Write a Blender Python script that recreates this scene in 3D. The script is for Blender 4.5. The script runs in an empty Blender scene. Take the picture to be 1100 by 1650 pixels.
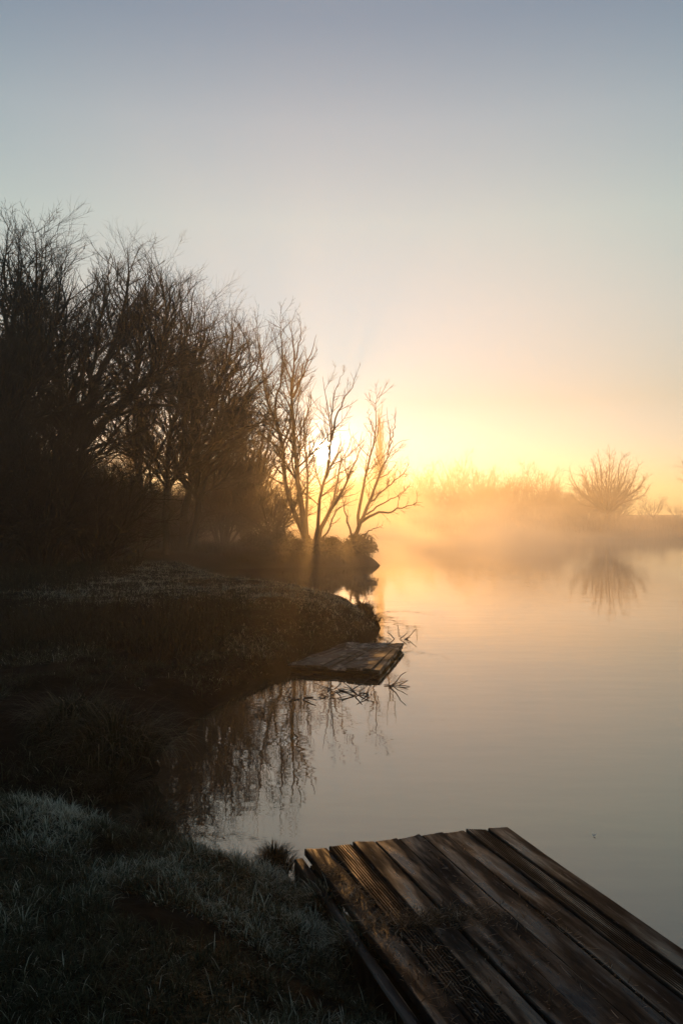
import bpy, math, random
import numpy as np
from mathutils import Vector
R = math.radians
C = bpy.context.scene.collection
rng = np.random.default_rng(7)

# ------------------------------------------------------------------ camera
F = 1450.0            # focal length in photo pixels, horizon at row 832
CAMZ = 2.1
cam = bpy.data.cameras.new("camera")
cam.sensor_fit = 'VERTICAL'; cam.sensor_height = 36; cam.lens = 36 * F / 1650
cam.clip_start = 0.05; cam.clip_end = 6000
co = bpy.data.objects.new("camera", cam); C.objects.link(co)
co.location = (0, 0, CAMZ); co.rotation_euler = (R(90) + math.atan(7 / F), 0, 0)
sc = bpy.context.scene; sc.camera = co

# ------------------------------------------------------------------ sky and sun
SUN_EL, SUN_AZ = R(4.15), math.atan((522 - 550) / F)     # azimuth from +Y, clockwise positive
SD = Vector((math.sin(SUN_AZ) * math.cos(SUN_EL), math.cos(SUN_AZ) * math.cos(SUN_EL), math.sin(SUN_EL)))
w = bpy.data.worlds.new("World"); sc.world = w; w.use_nodes = True
nt = w.node_tree; N = nt.nodes; L = nt.links
for n in list(N): N.remove(n)
def nd(tree, typ, **kw):
    n = tree.nodes.new(typ)
    for k, v in kw.items(): setattr(n, k, v)
    return n
def setin(n, **kw):
    for k, v in kw.items(): n.inputs[k.replace('_', ' ')].default_value = v
def mth(tree, op, a, b=None, c=None, clamp=False):
    n = tree.nodes.new('ShaderNodeMath'); n.operation = op; n.use_clamp = clamp
    for i, v in enumerate((a, b, c)):
        if v is None: continue
        if isinstance(v, (int, float)): n.inputs[i].default_value = v
        else: tree.links.new(v, n.inputs[i])
    return n.outputs[0]
def ramp(tree, fac, stops, interp='EASE'):
    n = tree.nodes.new('ShaderNodeValToRGB'); cr = n.color_ramp; cr.interpolation = interp
    while len(cr.elements) > 1: cr.elements.remove(cr.elements[0])
    cr.elements[0].position = stops[0][0]; cr.elements[0].color = (*stops[0][1], 1)
    for p, c in stops[1:]:
        e = cr.elements.new(p); e.color = (*c, 1)
    tree.links.new(fac, n.inputs[0]); return n.outputs[0]
sky = nd(nt, 'ShaderNodeTexSky', sky_type='NISHITA')
sky.sun_disc = False; sky.sun_elevation = SUN_EL; sky.sun_rotation = SUN_AZ
sky.altitude = 20; sky.air_density = 1.0; sky.dust_density = 0.6; sky.ozone_density = 1.2
tc = nd(nt, 'ShaderNodeTexCoord')
nm = nd(nt, 'ShaderNodeVectorMath', operation='NORMALIZE'); L.new(tc.outputs['Generated'], nm.inputs[0])
sz = nd(nt, 'ShaderNodeSeparateXYZ'); L.new(nm.outputs[0], sz.inputs[0])
# cooler and paler air than the model's: colour by elevation
K = 1.858
tr_ = ramp(nt, mth(nt, 'MULTIPLY', sz.outputs['Z'], 1.0, clamp=True), [(p, tuple(c / K for c in col)) for p, col in
    [(0.0, (.55, .92, 2.0)), (.05, (.63, .93, 1.75)), (.125, (.96, 1.04, 1.25)), (.22, (1.5, 1.52, 1.54)), (.31, (1.83, 1.9, 1.75)), (.40, (1.85, 1.86, 1.81)), (.485, (1.48, 1.54, 1.65)), (1.0, (1.5, 1.45, 1.5))]], 'LINEAR')
tint = nd(nt, 'ShaderNodeMix', data_type='RGBA', blend_type='MULTIPLY'); tint.inputs[0].default_value = 1
L.new(sky.outputs[0], tint.inputs[6]); L.new(tr_, tint.inputs[7])
# aureole of the low sun, a function of the direction in the sky only
dt = nd(nt, 'ShaderNodeVectorMath', operation='DOT_PRODUCT'); dt.inputs[1].default_value = SD
L.new(nm.outputs[0], dt.inputs[0])
ang = mth(nt, 'ARCCOSINE', mth(nt, 'MINIMUM', dt.outputs['Value'], 0.9999999))
def lobe(width, power, gain):
    q = mth(nt, 'POWER', mth(nt, 'DIVIDE', ang, R(width)), power)
    return mth(nt, 'MULTIPLY', mth(nt, 'EXPONENT', mth(nt, 'MULTIPLY', q, -1.0)), gain)
disc = lobe(0.62, 6.0, 24.0)
glow = lobe(1.0, 1.0, 1.8)
dimc = nd(nt, 'ShaderNodeCombineColor')
for k_, A_ in enumerate((1.0, .70, .16)): L.new(mth(nt, 'SUBTRACT', 1.0, lobe(16.8, 2.0, A_)), dimc.inputs[k_])
dm = nd(nt, 'ShaderNodeMix', data_type='RGBA', blend_type='MULTIPLY'); dm.inputs[0].default_value = 1
L.new(tint.outputs[2], dm.inputs[6]); L.new(dimc.outputs[0], dm.inputs[7])
disc_c = nd(nt, 'ShaderNodeMix', data_type='RGBA', blend_type='MULTIPLY'); disc_c.inputs[0].default_value = 1
L.new(mth(nt, 'ADD', disc, glow), disc_c.inputs[6]); disc_c.inputs[7].default_value = (1.0, 0.86, 0.62, 1)
bg1 = nd(nt, 'ShaderNodeBackground'); bg1.inputs[1].default_value = 0.15
bg2 = nd(nt, 'ShaderNodeBackground'); bg2.inputs[1].default_value = 1.0
L.new(dm.outputs[2], bg1.inputs[0]); L.new(disc_c.outputs[2], bg2.inputs[0])
ads = nd(nt, 'ShaderNodeAddShader'); wo = nd(nt, 'ShaderNodeOutputWorld')
L.new(bg1.outputs[0], ads.inputs[0]); L.new(bg2.outputs[0], ads.inputs[1]); L.new(ads.outputs[0], wo.inputs[0])

sl = bpy.data.lights.new("sun", 'SUN'); sl.energy = 2.5; sl.angle = R(0.5); sl.color = (1.0, 0.47, 0.12)
so = bpy.data.objects.new("sun", sl); C.objects.link(so); so.location = (0, 0, 60)
so.rotation_euler = SD.to_track_quat('Z', 'Y').to_euler()

sc.view_settings.view_transform = 'Standard'; sc.view_settings.look = 'None'
sc.view_settings.exposure = 0.45; sc.view_settings.gamma = 1
sc.cycles.max_bounces = 6; sc.cycles.volume_bounces = 4; sc.cycles.transparent_max_bounces = 8
sc.cycles.sample_clamp_indirect = 4.0
sc.cycles.volume_step_rate = 1.0; sc.cycles.volume_max_steps = 64
sc.cycles.use_adaptive_sampling = False
HAZE_DENSITY = 0.0021; HAZE_G = 0.755; MIST = 0.07

# ------------------------------------------------------------------ helpers
def W(px, py, Y):
    """photo pixel at distance Y -> world point"""
    return ((px - 550) / F * Y, Y, CAMZ - (py - 832) / F * Y)
def mesh_np(name, V, quads=None, tris=None, mats=(), parent=None, smooth=True, attr=None, matidx=None):
    V = np.asarray(V, np.float32).reshape(-1, 3)
    q = np.zeros((0, 4), np.int32) if quads is None else np.asarray(quads, np.int32).reshape(-1, 4)
    t = np.zeros((0, 3), np.int32) if tris is None else np.asarray(tris, np.int32).reshape(-1, 3)
    me = bpy.data.meshes.new(name)
    me.vertices.add(len(V)); me.vertices.foreach_set('co', V.ravel())
    li = np.concatenate([q.ravel(), t.ravel()]); me.loops.add(len(li)); me.loops.foreach_set('vertex_index', li)
    st = np.concatenate([np.arange(len(q)) * 4, len(q) * 4 + np.arange(len(t)) * 3]).astype(np.int32)
    me.polygons.add(len(st)); me.polygons.foreach_set('loop_start', st)
    me.update(calc_edges=True)
    me.polygons.foreach_set('use_smooth', np.full(len(st), smooth))
    if matidx is not None: me.polygons.foreach_set('material_index', np.asarray(matidx, np.int32))
    if attr is not None:
        a = me.attributes.new('rnd', 'FLOAT', 'POINT'); a.data.foreach_set('value', np.asarray(attr, np.float32))
    for m in mats: me.materials.append(m)
    o = bpy.data.objects.new(name, me); C.objects.link(o)
    if parent: o.parent = parent
    return o
def tag(o, label=None, cat=None, group=None, kind=None):
    if label: o['label'] = label
    if cat: o['category'] = cat
    if group: o['group'] = group
    if kind: o['kind'] = kind
    return o
def empty(name, loc, label=None, cat=None, group=None, rz=0):
    o = bpy.data.objects.new(name, None); C.objects.link(o); o.location = loc; o.rotation_euler = (0, 0, rz)
    o.empty_display_size = 0.2
    return tag(o, label, cat, group)
def copy_tree(o, parent=None):
    c = o.copy(); C.objects.link(c); c.parent = parent
    for ch in [x for x in o.children]: copy_tree(ch, c)
    return c
# smooth value noise, numpy
_perm = np.random.default_rng(3).random((256, 256))
def vnoise(x, y, s):
    x = np.asarray(x) / s; y = np.asarray(y) / s
    xi = np.floor(x).astype(int); yi = np.floor(y).astype(int); fx = x - xi; fy = y - yi
    fx = fx * fx * (3 - 2 * fx); fy = fy * fy * (3 - 2 * fy)
    g = lambda a, b: _perm[a & 255, b & 255]
    return (g(xi, yi) * (1 - fx) + g(xi + 1, yi) * fx) * (1 - fy) + (g(xi, yi + 1) * (1 - fx) + g(xi + 1, yi + 1) * fx) * fy - 0.5
def fbm(x, y, s, o=4):
    r = 0; a = 1
    for k in range(o):
        r = r + a * vnoise(x + 17.3 * k, y - 9.1 * k, s); s /= 2.03; a *= 0.5
    return r

# ------------------------------------------------------------------ materials
def newmat(name):
    m = bpy.data.materials.new(name); m.use_nodes = True
    b = m.node_tree.nodes['Principled BSDF']; return m, m.node_tree, b
def noise(tree, scale, detail=4, rough=0.6, vec=None, stretch=None):
    n = tree.nodes.new('ShaderNodeTexNoise'); n.inputs['Scale'].default_value = scale
    n.inputs['Detail'].default_value = detail; n.inputs['Roughness'].default_value = rough
    if vec is None:
        c = tree.nodes.new('ShaderNodeTexCoord'); vec = c.outputs['Object']
    if stretch:
        mp = tree.nodes.new('ShaderNodeMapping'); mp.inputs['Scale'].default_value = stretch
        tree.links.new(vec, mp.inputs[0]); vec = mp.outputs[0]
    tree.links.new(vec, n.inputs['Vector']); return n.outputs['Fac']
def bump(tree, b, h, strength, dist):
    n = tree.nodes.new('ShaderNodeBump'); n.inputs['Strength'].default_value = strength
    n.inputs['Distance'].default_value = dist
    tree.links.new(h, n.inputs['Height']); tree.links.new(n.outputs[0], b.inputs['Normal'])
def noisy(name, stops, scale, rough=0.9, bs=0.5, bd=0.01, detail=5, spec=0.3, stretch=None, bscale=None):
    m, t, b = newmat(name)
    f = noise(t, scale, detail, stretch=stretch)
    t.links.new(ramp(t, f, stops, 'LINEAR'), b.inputs['Base Color'])
    b.inputs['Roughness'].default_value = rough; b.inputs['Specular IOR Level'].default_value = spec
    bump(t, b, noise(t, bscale or scale * 3, 4, stretch=stretch), bs, bd); return m
M_bark = noisy('bark', [(0.3, (0.022, 0.017, 0.012)), (0.7, (0.06, 0.046, 0.034))], 9, 0.95, 0.8, 0.02, stretch=(1, 1, 0.25), spec=0.1)
M_twig = noisy('twig_bark', [(0.3, (0.02, 0.014, 0.010)), (0.7, (0.05, 0.036, 0.024))], 2, 0.95, 0.0, 0.01, spec=0.1)
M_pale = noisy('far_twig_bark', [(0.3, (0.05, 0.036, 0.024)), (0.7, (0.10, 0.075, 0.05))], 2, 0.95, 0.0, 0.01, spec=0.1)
M_soil = noisy('frosted_soil', [(0.35, (0.005, 0.0045, 0.0035)), (0.6, (0.012, 0.010, 0.007)), (0.85, (0.03, 0.03, 0.028))], 2.2, 1.0, 1.0, 0.03, detail=8, spec=0.02, bscale=14)
def blade_mat(name, dark, light, frost, rough=0.8):
    m, t, b = newmat(name)
    a = t.nodes.new('ShaderNodeAttribute'); a.attribute_name = 'rnd'
    t.links.new(ramp(t, a.outputs['Fac'], [(0.0, dark), (0.55, light), (1.0, frost)], 'LINEAR'), b.inputs['Base Color'])
    b.inputs['Roughness'].default_value = rough; b.inputs['Specular IOR Level'].default_value = 0.2
    return m
M_grass = blade_mat('frosted_grass', (0.014, 0.018, 0.007), (0.065, 0.075, 0.04), (0.50, 0.47, 0.36))
def backlit(m, w_):
    t = m.node_tree; b = t.nodes['Principled BSDF']; tr = t.nodes.new('ShaderNodeBsdfTranslucent'); mx = t.nodes.new('ShaderNodeMixShader'); mx.inputs[0].default_value = w_
    t.links.new(b.inputs['Base Color'].links[0].from_socket, tr.inputs[0]); t.links.new(b.outputs[0], mx.inputs[1]); t.links.new(tr.outputs[0], mx.inputs[2])
    t.links.new(mx.outputs[0], t.nodes['Material Output'].inputs['Surface'])
M_sedge = blade_mat('sedge', (0.010, 0.012, 0.005), (0.03, 0.032, 0.014), (0.11, 0.095, 0.06))
M_dead = blade_mat('dead_grass', (0.05, 0.032, 0.018), (0.22, 0.15, 0.09), (0.55, 0.45, 0.35))
backlit(M_dead, .5)
M_reed = blade_mat('reeds', (0.05, 0.035, 0.02), (0.10, 0.075, 0.045), (0.2, 0.15, 0.1))
M_stick = noisy('wet_stick', [(0.3, (0.012, 0.009, 0.007)), (0.7, (0.035, 0.026, 0.02))], 20, 0.6, 0.4, 0.003)
# water
M_water, t, b = newmat('lake_water')
b.inputs['Base Color'].default_value = (0.035, 0.028, 0.018, 1); b.inputs['Roughness'].default_value = 0.006
b.inputs['IOR'].default_value = 1.45
h1 = noise(t, 1.0, 2, 0.5, stretch=(1.6, 3.2, 1))
h2 = noise(t, 1.0, 2, 0.5, stretch=(0.35, 0.9, 1))
h3 = noise(t, 1.0, 2, 0.5, stretch=(7, 12, 1))
hs = mth(t, 'ADD', mth(t, 'ADD', mth(t, 'MULTIPLY', h1, 0.0016), mth(t, 'MULTIPLY', h2, 0.003)), mth(t, 'MULTIPLY', h3, 0.0002))
bump(t, b, hs, 1.0, 1.0)
gls = t.nodes.new('ShaderNodeBsdfGlossy'); gls.inputs['Color'].default_value = (1.0, .88, .70, 1); gls.inputs['Roughness'].default_value = 0.006
t.links.new(b.inputs['Normal'].links[0].from_socket, gls.inputs['Normal']); ms = t.nodes.new('ShaderNodeMixShader'); ms.inputs[0].default_value = 0.18
t.links.new(b.outputs[0], ms.inputs[1]); t.links.new(gls.outputs[0], ms.inputs[2]); t.links.new(ms.outputs[0], t.nodes['Material Output'].inputs['Surface'])

# ------------------------------------------------------------------ terrain and lake
LAKE = np.array([(3.4, -4.5), (1.9, 1.5), (0.75, 3.5), (0.05, 4.75), (-0.25, 5.02), (-0.71, 5.13), (-1.03, 5.33), (-1.32, 5.75), (-1.62, 6.3),
    (-1.72, 7.0), (-1.62, 7.8), (-1.52, 8.6), (-1.5, 9.5), (-1.4, 10.3), (-1.15, 11.1), (-0.8, 11.9), (-0.45, 12.7), (0.0, 13.9), (0.42, 15.0),
    (0.66, 16.2), (0.68, 17.4), (0.45, 18.8), (-0.3, 20.2), (-1.5, 22), (-3.0, 24.6), (-4.4, 27.2), (-5.6, 29.0), (-6.6, 31.5), (-6.0, 34),
    (-4.0, 36.0), (-1.9, 36.9), (0.1, 37.2), (1.05, 37.6), (1.4, 38.6), (1.0, 41), (-0.8, 45), (-2.2, 55), (-1.2, 75), (2, 96), (10, 103),
    (24, 106), (36, 103.5), (50, 106), (80, 108), (140, 92), (185, 40), (150, -25), (90, -50), (30, -30), (9, -14)])
def sdist(x, y):
    """distance to the lake's shore, positive on land"""
    x = np.asarray(x, float); y = np.asarray(y, float)
    d = np.full(x.shape, 1e9); inside = np.zeros(x.shape, bool)
    A = LAKE; B = np.roll(LAKE, -1, 0)
    for (ax, ay), (bx, by) in zip(A, B):
        ex, ey = bx - ax, by - ay
        tt = np.clip(((x - ax) * ex + (y - ay) * ey) / (ex * ex + ey * ey), 0, 1)
        d = np.minimum(d, np.hypot(x - ax - tt * ex, y - ay - tt * ey))
        c = ((ay > y) != (by > y)) & (x < ex * (y - ay) / (ey + 1e-12) + ax)
        inside ^= c
    return np.where(inside, -d, d)
def sm(a, b, v):
    v = np.clip((v - a) / (b - a), 0, 1); return v * v * (3 - 2 * v)
def height(x, y):
    x = np.asarray(x, float); y = np.asarray(y, float)
    d = sdist(x, y); r = np.hypot(x, y)
    wob = (0.16 * fbm(x, y, 0.9, 3) + .5 * sm(25, 40, y) * fbm(x, y, 1.7, 2)) * sm(1, 3, r)
    d = d + wob * sm(120, 60, r)
    near = sm(5.9, 4.6, y + 0.12 * x)                        # the ground the photographer stands on
    P = 0.50 * near + 0.30 * (1 - near)
    P = P - 0.24 * near * sm(-0.9, 0.1, x) * sm(2.6, 3.2, y)                        # lower and bare beside the platform
    P = P + 0.07 * np.exp(-(((x + 1.75) / 0.7) ** 2 + ((y - 4.7) / 0.5) ** 2))   # rounded hummock
    P = P - 0.17 * np.exp(-(((x + 2.6) / 1.3) ** 2 + ((y - 6.2) / 0.7) ** 2))
    P = P + 0.36 * sm(12.6, 15.4, y + 0.25 * (x + 2)) * sm(60, 40, r)
    P = P + 0.18 * np.exp(-(((x + 4.6) / 2.2) ** 2 + ((y - 25) / 3.2) ** 2))
    P = P + 0.5 * sm(34, 60, y)
    land = P * (1 - np.exp(-np.maximum(d, 0) / (0.3 + 0.25 * sm(12, 16, y))))
    soft = sm(0.0, 0.5, d)
    rough = 0.10 * fbm(x, y, 1.1, 4) + 0.05 * fbm(x + 40, y, 0.28, 3) * sm(60, 10, r)
    land = land + soft * rough * sm(0.2, 2.5, r) + 1.8 * sm(120, 400, r) * (0.6 + fbm(x, y, 90, 2))
    lake = -0.5 * (1 - np.exp(np.minimum(d, 0) * 1.3)) - 0.02
    return np.where(d > 0, land + 0.012 * sm(0, 0.08, d), lake)
a_in = np.linspace(-27, 27, 620); a_out = np.linspace(27, 333, 150)[1:-1]
ANG = np.radians(np.concatenate([a_in, a_out]))
RAD = np.concatenate([[0.15], np.geomspace(0.6, 34, 520), np.geomspace(35, 420, 110)])
aa, rr = np.meshgrid(ANG, RAD)
X = np.sin(aa) * rr; Y = np.cos(aa) * rr
Z = height(X, Y)
V = np.stack([X, Y, Z], -1).reshape(-1, 3)
na, nr = len(ANG), len(RAD)
i = np.arange(nr - 1)[:, None]; j = np.arange(na)[None, :]; j2 = (j + 1) % na
quads = np.stack([i * na + j, (i + 1) * na + j, (i + 1) * na + j2, i * na + j2], -1).reshape(-1, 4)[:, ::-1]
V = np.vstack([V, [[0, 0, float(height(0.0, 0.0))]]]); cidx = len(V) - 1
tris = np.stack([np.full(na, cidx), np.arange(na), (np.arange(na) + 1) % na], -1)[:, ::-1]
ground = mesh_np('ground', V, quads, tris, [M_soil]); tag(ground, 'dark frosted soil of the banks round the lake', 'ground', kind='structure')
wq = [(-12, -60, 0), (200, -60, 0), (200, 115, 0), (-12, 115, 0)]
water = mesh_np('water', wq, [(0, 1, 2, 3)], None, [M_water]); tag(water, 'calm lake water mirroring trees and sunrise sky', 'lake', kind='structure')
def H(x, y): return float(height(np.array([x]), np.array([y]))[0])

# ------------------------------------------------------------------ tubes and trees
def norm(v): return v / (np.linalg.norm(v, axis=-1, keepdims=True) + 1e-9)
def tubes(P, Rd, k):
    """P (B,n,3), Rd (B,n) -> verts, quads of k-sided tubes"""
    Bn, n, _ = P.shape
    T = np.empty_like(P); T[:, 1:-1] = P[:, 2:] - P[:, :-2]; T[:, 0] = P[:, 1] - P[:, 0]; T[:, -1] = P[:, -1] - P[:, -2]
    T = norm(T)
    ref = np.where(np.abs(T[:, :1, 0:1]) < 0.6, np.array([[[1., 0, 0]]]), np.array([[[0, 1., 0]]]))
    U = norm(np.cross(T, np.broadcast_to(ref, T.shape))); Vv = np.cross(T, U)
    a = np.arange(k) * 2 * np.pi / k
    ring = P[:, :, None] + Rd[:, :, None, None] * (np.cos(a)[None, None, :, None] * U[:, :, None] + np.sin(a)[None, None, :, None] * Vv[:, :, None])
    b = np.arange(Bn)[:, None, None]; i = np.arange(n - 1)[None, :, None]; j = np.arange(k)[None, None, :]
    base = (b * n + i) * k
    q = np.stack([base + j, base + (j + 1) % k, base + k + (j + 1) % k, base + k + j], -1).reshape(-1, 4)
    return ring.reshape(-1, 3), q
class Geo:
    def __init__(s): s.V = []; s.Q = []; s.T = []; s.A = []; s.n = 0
    def add(s, V, Q=None, T=None, A=None):
        V = np.asarray(V, float).reshape(-1, 3); s.V.append(V)
        if Q is not None: s.Q.append(np.asarray(Q) + s.n)
        if T is not None: s.T.append(np.asarray(T) + s.n)
        s.A.append(np.zeros(len(V)) if A is None else A); s.n += len(V)
    def build(s, name, mats, parent=None, smooth=True, attr=False):
        return mesh_np(name, np.vstack(s.V), np.vstack(s.Q) if s.Q else None, np.vstack(s.T) if s.T else None, mats, parent, smooth,
                       np.concatenate(s.A) if attr else None)
def resample(pts, n, smooth=2):
    p = np.array(pts, float)
    for _ in range(smooth):                                  # Chaikin, ends kept
        q = [p[0]]
        for a, b in zip(p[:-1], p[1:]): q += [a * .75 + b * .25, a * .25 + b * .75]
        p = np.array(q + [p[-1]])
    s = np.concatenate([[0], np.cumsum(np.linalg.norm(np.diff(p, axis=0), axis=1))])
    u = np.linspace(0, s[-1], n)
    return np.stack([np.interp(u, s, p[:, k]) for k in range(3)], -1)
def spawn(g, P, Rd, count, lf, ang, n, up, wob, t0=0.2, t1=1.0, rf=0.55, minr=0.004, tip=None, tpow=1.0, bias=None):
    """children of branches P: lf = length as a share of the parent's, ang = (min,max) degrees off the parent"""
    Bn, m, _ = P.shape
    plen = np.linalg.norm(np.diff(P, axis=1), axis=2).sum(1)
    wt = plen / plen.sum()
    idx = g.choice(Bn, count, p=wt)
    t = t0 + (t1 - t0) * g.random(count) ** tpow
    f = t * (m - 1); i0 = np.minimum(f.astype(int), m - 2); fr = (f - i0)[:, None]
    base = P[idx, i0] * (1 - fr) + P[idx, i0 + 1] * fr
    tan = norm(P[idx, i0 + 1] - P[idx, i0])
    r0 = (Rd[idx, i0] * (1 - fr[:, 0]) + Rd[idx, i0 + 1] * fr[:, 0])
    rnd = norm(g.normal(size=(count, 3)))
    side = norm(rnd - (rnd * tan).sum(1, keepdims=True) * tan)
    if bias is not None: side = norm(side + np.array(bias))
    a = np.radians(ang[0] + (ang[1] - ang[0]) * g.random(count))[:, None]
    d = norm(tan * np.cos(a) + side * np.sin(a))
    ln = plen[idx] * (lf[0] + (lf[1] - lf[0]) * g.random(count)) * (1.0 - 0.55 * t)
    out = np.empty((count, n, 3)); out[:, 0] = base
    for k in range(1, n):
        d = norm(d + np.array([0, 0, up]) + wob * g.normal(size=(count, 3)))
        out[:, k] = out[:, k - 1] + d * (ln / (n - 1))[:, None]
    rb = np.maximum(np.minimum(r0 * rf, ln * 0.014 + 0.004), minr)
    rr = rb[:, None] * (1 - (1 - (tip or 0.35)) * np.linspace(0, 1, n)[None, :])
    return out, rr
def stems(paths, n=12):
    P = np.array([resample(p[0], n) for p in paths])
    Rd = np.array([np.interp(np.linspace(0, 1, n), np.linspace(0, 1, len(p[1])), p[1]) for p in paths])
    return P, Rd
def tree(name, root, g, paths, spec, mt=None, mc=None, stemsides=8):
    """paths: list of (points, radii) of trunk and main stems; spec: list of dicts for each finer level"""
    mt = mt or M_bark; mc = mc or M_twig
    P, Rd = stems(paths, 14); P = P.copy(); P[:, 1:-1] += g.normal(size=P[:, 1:-1].shape) * 0.025
    tr = Geo(); cr = Geo()
    v, q = tubes(P, Rd, stemsides); tr.add(v, q)
    src = [(P, Rd)]
    for li, s in enumerate(spec):
        s = dict(s); frm = s.pop('frm', None); k = s.pop('k', 3)
        if frm is None: PP, RR = src[-1]
        else:
            m = min(src[a][0].shape[1] for a in frm)
            def red(A):
                ii = np.linspace(0, A.shape[1] - 1, m).round().astype(int); return A[:, ii]
            PP = np.concatenate([red(src[a][0]) for a in frm]); RR = np.concatenate([red(src[a][1]) for a in frm])
        c, r = spawn(g, PP, RR, **s); src.append((c, r))
        v, q = tubes(c, r, k); (tr if li == 0 else cr).add(v, q)
    tr.build('trunk', [mt], root); cr.build('crown', [mc], root)
    return root

def auto_paths(g, h, nst, lean=(0, 0), r=0.16, spread=0.28, fork=0.25):
    """trunk that forks low into nst rising stems"""
    ps = []
    L0 = np.array([lean[0], lean[1], 0.0])
    fz = h * fork
    ps.append(([(0, 0, -0.3), tuple(L0 * fz * 0.4 + [0, 0, fz * .5]), tuple(L0 * fz + [0, 0, fz])], [r * 1.25, r, r * .85]))
    for k in range(nst):
        a = 2 * np.pi * (k + g.random() * .6) / nst; sp = spread * (0.5 + g.random())
        top = h * (0.78 + 0.22 * g.random())
        if nst > 9: sp = spread * math.sin((k + .5) / nst * 1.45); top = h * math.cos((k + .5) / nst * 1.12); a = k * 2.399
        d = np.array([math.cos(a), math.sin(a), 0]) * sp * h * 0.55
        b = L0 * fz + [0, 0, fz * (0.75 + .25 * g.random())]
        e = L0 * top + d * 1.0 + [0, 0, top]
        m1 = b + (e - b) * .33 + d * .12 + g.normal(size=3) * .02 * h; m2 = b + (e - b) * .68 + g.normal(size=3) * .02 * h
        ps.append(([tuple(b), tuple(m1), tuple(m2), tuple(e)], [r * .5, r * .32, r * .16, 0.01]))
    return ps
def TALL(nb=60, n2=420, n3=2200, n4=4200, up=0.10, minr=0.0028):
    nb = int(nb * .75); n2 = int(n2 * .7); n3 = int(n3 * .55); n4 = int(n4 * 1.05)
    return [dict(count=nb, lf=(.28, .52), ang=(25, 65), n=8, up=up * .6, wob=.13, t0=.22, rf=.45, k=5, minr=.009),
            dict(frm=(0, 1), count=n2, lf=(.3, .55), ang=(22, 60), n=6, up=up * .6, wob=.15, t0=.2, rf=.5, k=4, minr=minr * 1.4),
            dict(frm=(1, 2), count=n3, lf=(.3, .6), ang=(20, 55), n=5, up=up * .7, wob=.15, t0=.15, rf=.6, k=3, minr=minr),
            dict(frm=(2, 3), count=n4, lf=(.35, .7), ang=(15, 45), n=4, up=up * .7, wob=.12, t0=.1, rf=.7, k=3, minr=minr * .8)]

# --- traced stems of the trees one can tell apart (crop coordinates of the photo -> local metres at the tree's own distance)
def traced(base, Y, org, s, lines, g, depth=1.2):
    """lines: list of (crop points, r0, r1); returns paths in metres relative to base"""
    out = []; zs = Y / F
    prev = {}
    for pts, r0, r1, dy0, dy1 in lines:
        q = []
        for i, (cx, cy) in enumerate(pts):
            u = i / (len(pts) - 1)
            px, py = org[0] + cx / s, org[1] + cy / s
            yy = dy0 + (dy1 - dy0) * u
            x, _, z = W(px, py, Y + yy)
            q.append((x - base[0], yy, z - base[2]))
        k_ = .62 if s > 3 else .8
        out.append((q, [r0 * k_, (r0 * .5 * k_ + r1 * .3), r1 * .45]))
    return out
OB, SB = (380, 480), 3.235
YA = 39.5; xa = W(499, 880, YA)[0]; baseA = (xa, YA, H(xa, YA))
gA = np.random.default_rng(11)
linesA = [
    ([(372, 1400), (372, 1290), (368, 1240)], .42, .34, 0, 0),
    ([(372, 1300), (330, 1170), (290, 1090), (260, 980), (245, 850), (245, 760), (200, 640), (150, 500), (130, 300), (125, 190)], .20, .025, 0, .8),
    ([(245, 765), (280, 690), (285, 560), (292, 450), (255, 350), (215, 260), (190, 150)], .09, .015, .3, 1.2),
    ([(200, 640), (205, 540), (240, 400), (245, 280), (225, 150), (240, 40)], .09, .012, .5, -.4),
    ([(375, 1330), (345, 1100), (320, 950), (310, 800), (295, 650), (290, 470), (305, 330), (300, 200), (270, 110)], .24, .015, 0, -.9),
    ([(297, 520), (340, 420), (390, 300), (420, 190)], .09, .012, -.6, -1.4),
    ([(305, 330), (330, 250), (340, 170), (330, 90)], .06, .010, -.7, -.2),
    ([(395, 1340), (425, 1180), (438, 1020), (472, 900), (500, 770), (490, 640), (470, 520), (452, 410)], .15, .014, 0, .9),
    ([(496, 740), (515, 660), (540, 560), (600, 470), (635, 380)], .08, .012, .6, 1.4),
    ([(493, 690), (500, 580), (520, 470), (565, 370)], .06, .010, .6, .2),
    ([(400, 1340), (450, 1180), (530, 1040), (580, 960), (620, 850), (665, 760)], .20, .014, 0, -1.4),
    ([(440, 1200), (500, 1090), (530, 960), (540, 850), (600, 780), (590, 690)], .10, .012, -.2, .8),
    ([(372, 1260), (370, 1100), (375, 950), (360, 800), (350, 640), (375, 560)], .13, .012, .1, 1.6),
    ([(330, 1150), (270, 1100), (215, 1060), (180, 1000)], .07, .012, 0, 1),
    ([(420, 1280), (490, 1210), (510, 1120), (560, 1080), (640, 1050)], .08, .010, 0, -.8)]
SP_A = [dict(count=150, lf=(.16, .36), ang=(25, 60), n=8, up=.07, wob=.11, t0=.3, rf=.5, k=4, minr=.010),
        dict(frm=(0, 1), count=420, lf=(.14, .38), ang=(22, 55), n=6, up=.06, wob=.13, t0=.25, rf=.5, k=4, minr=.007),
        dict(frm=(1, 2), count=1700, lf=(.25, .6), ang=(20, 50), n=5, up=.05, wob=.14, t0=.2, rf=.6, k=3, minr=.004),
        dict(frm=(1, 2, 3), count=3200, lf=(.3, .6), ang=(15, 45), n=4, up=.04, wob=.14, t0=.2, rf=.7, k=3, minr=.0034)]
tA = empty('tree', baseA, 'bare many-stemmed tree in front of the sun at the end of the wood', 'tree')
tree('tree', tA, gA, traced(baseA, YA, OB, SB, linesA, gA), SP_A)
YB = 38.6; xb = W(557, 890, YB)[0]; baseB = (xb, YB, H(xb, YB))
gB = np.random.default_rng(12)
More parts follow.
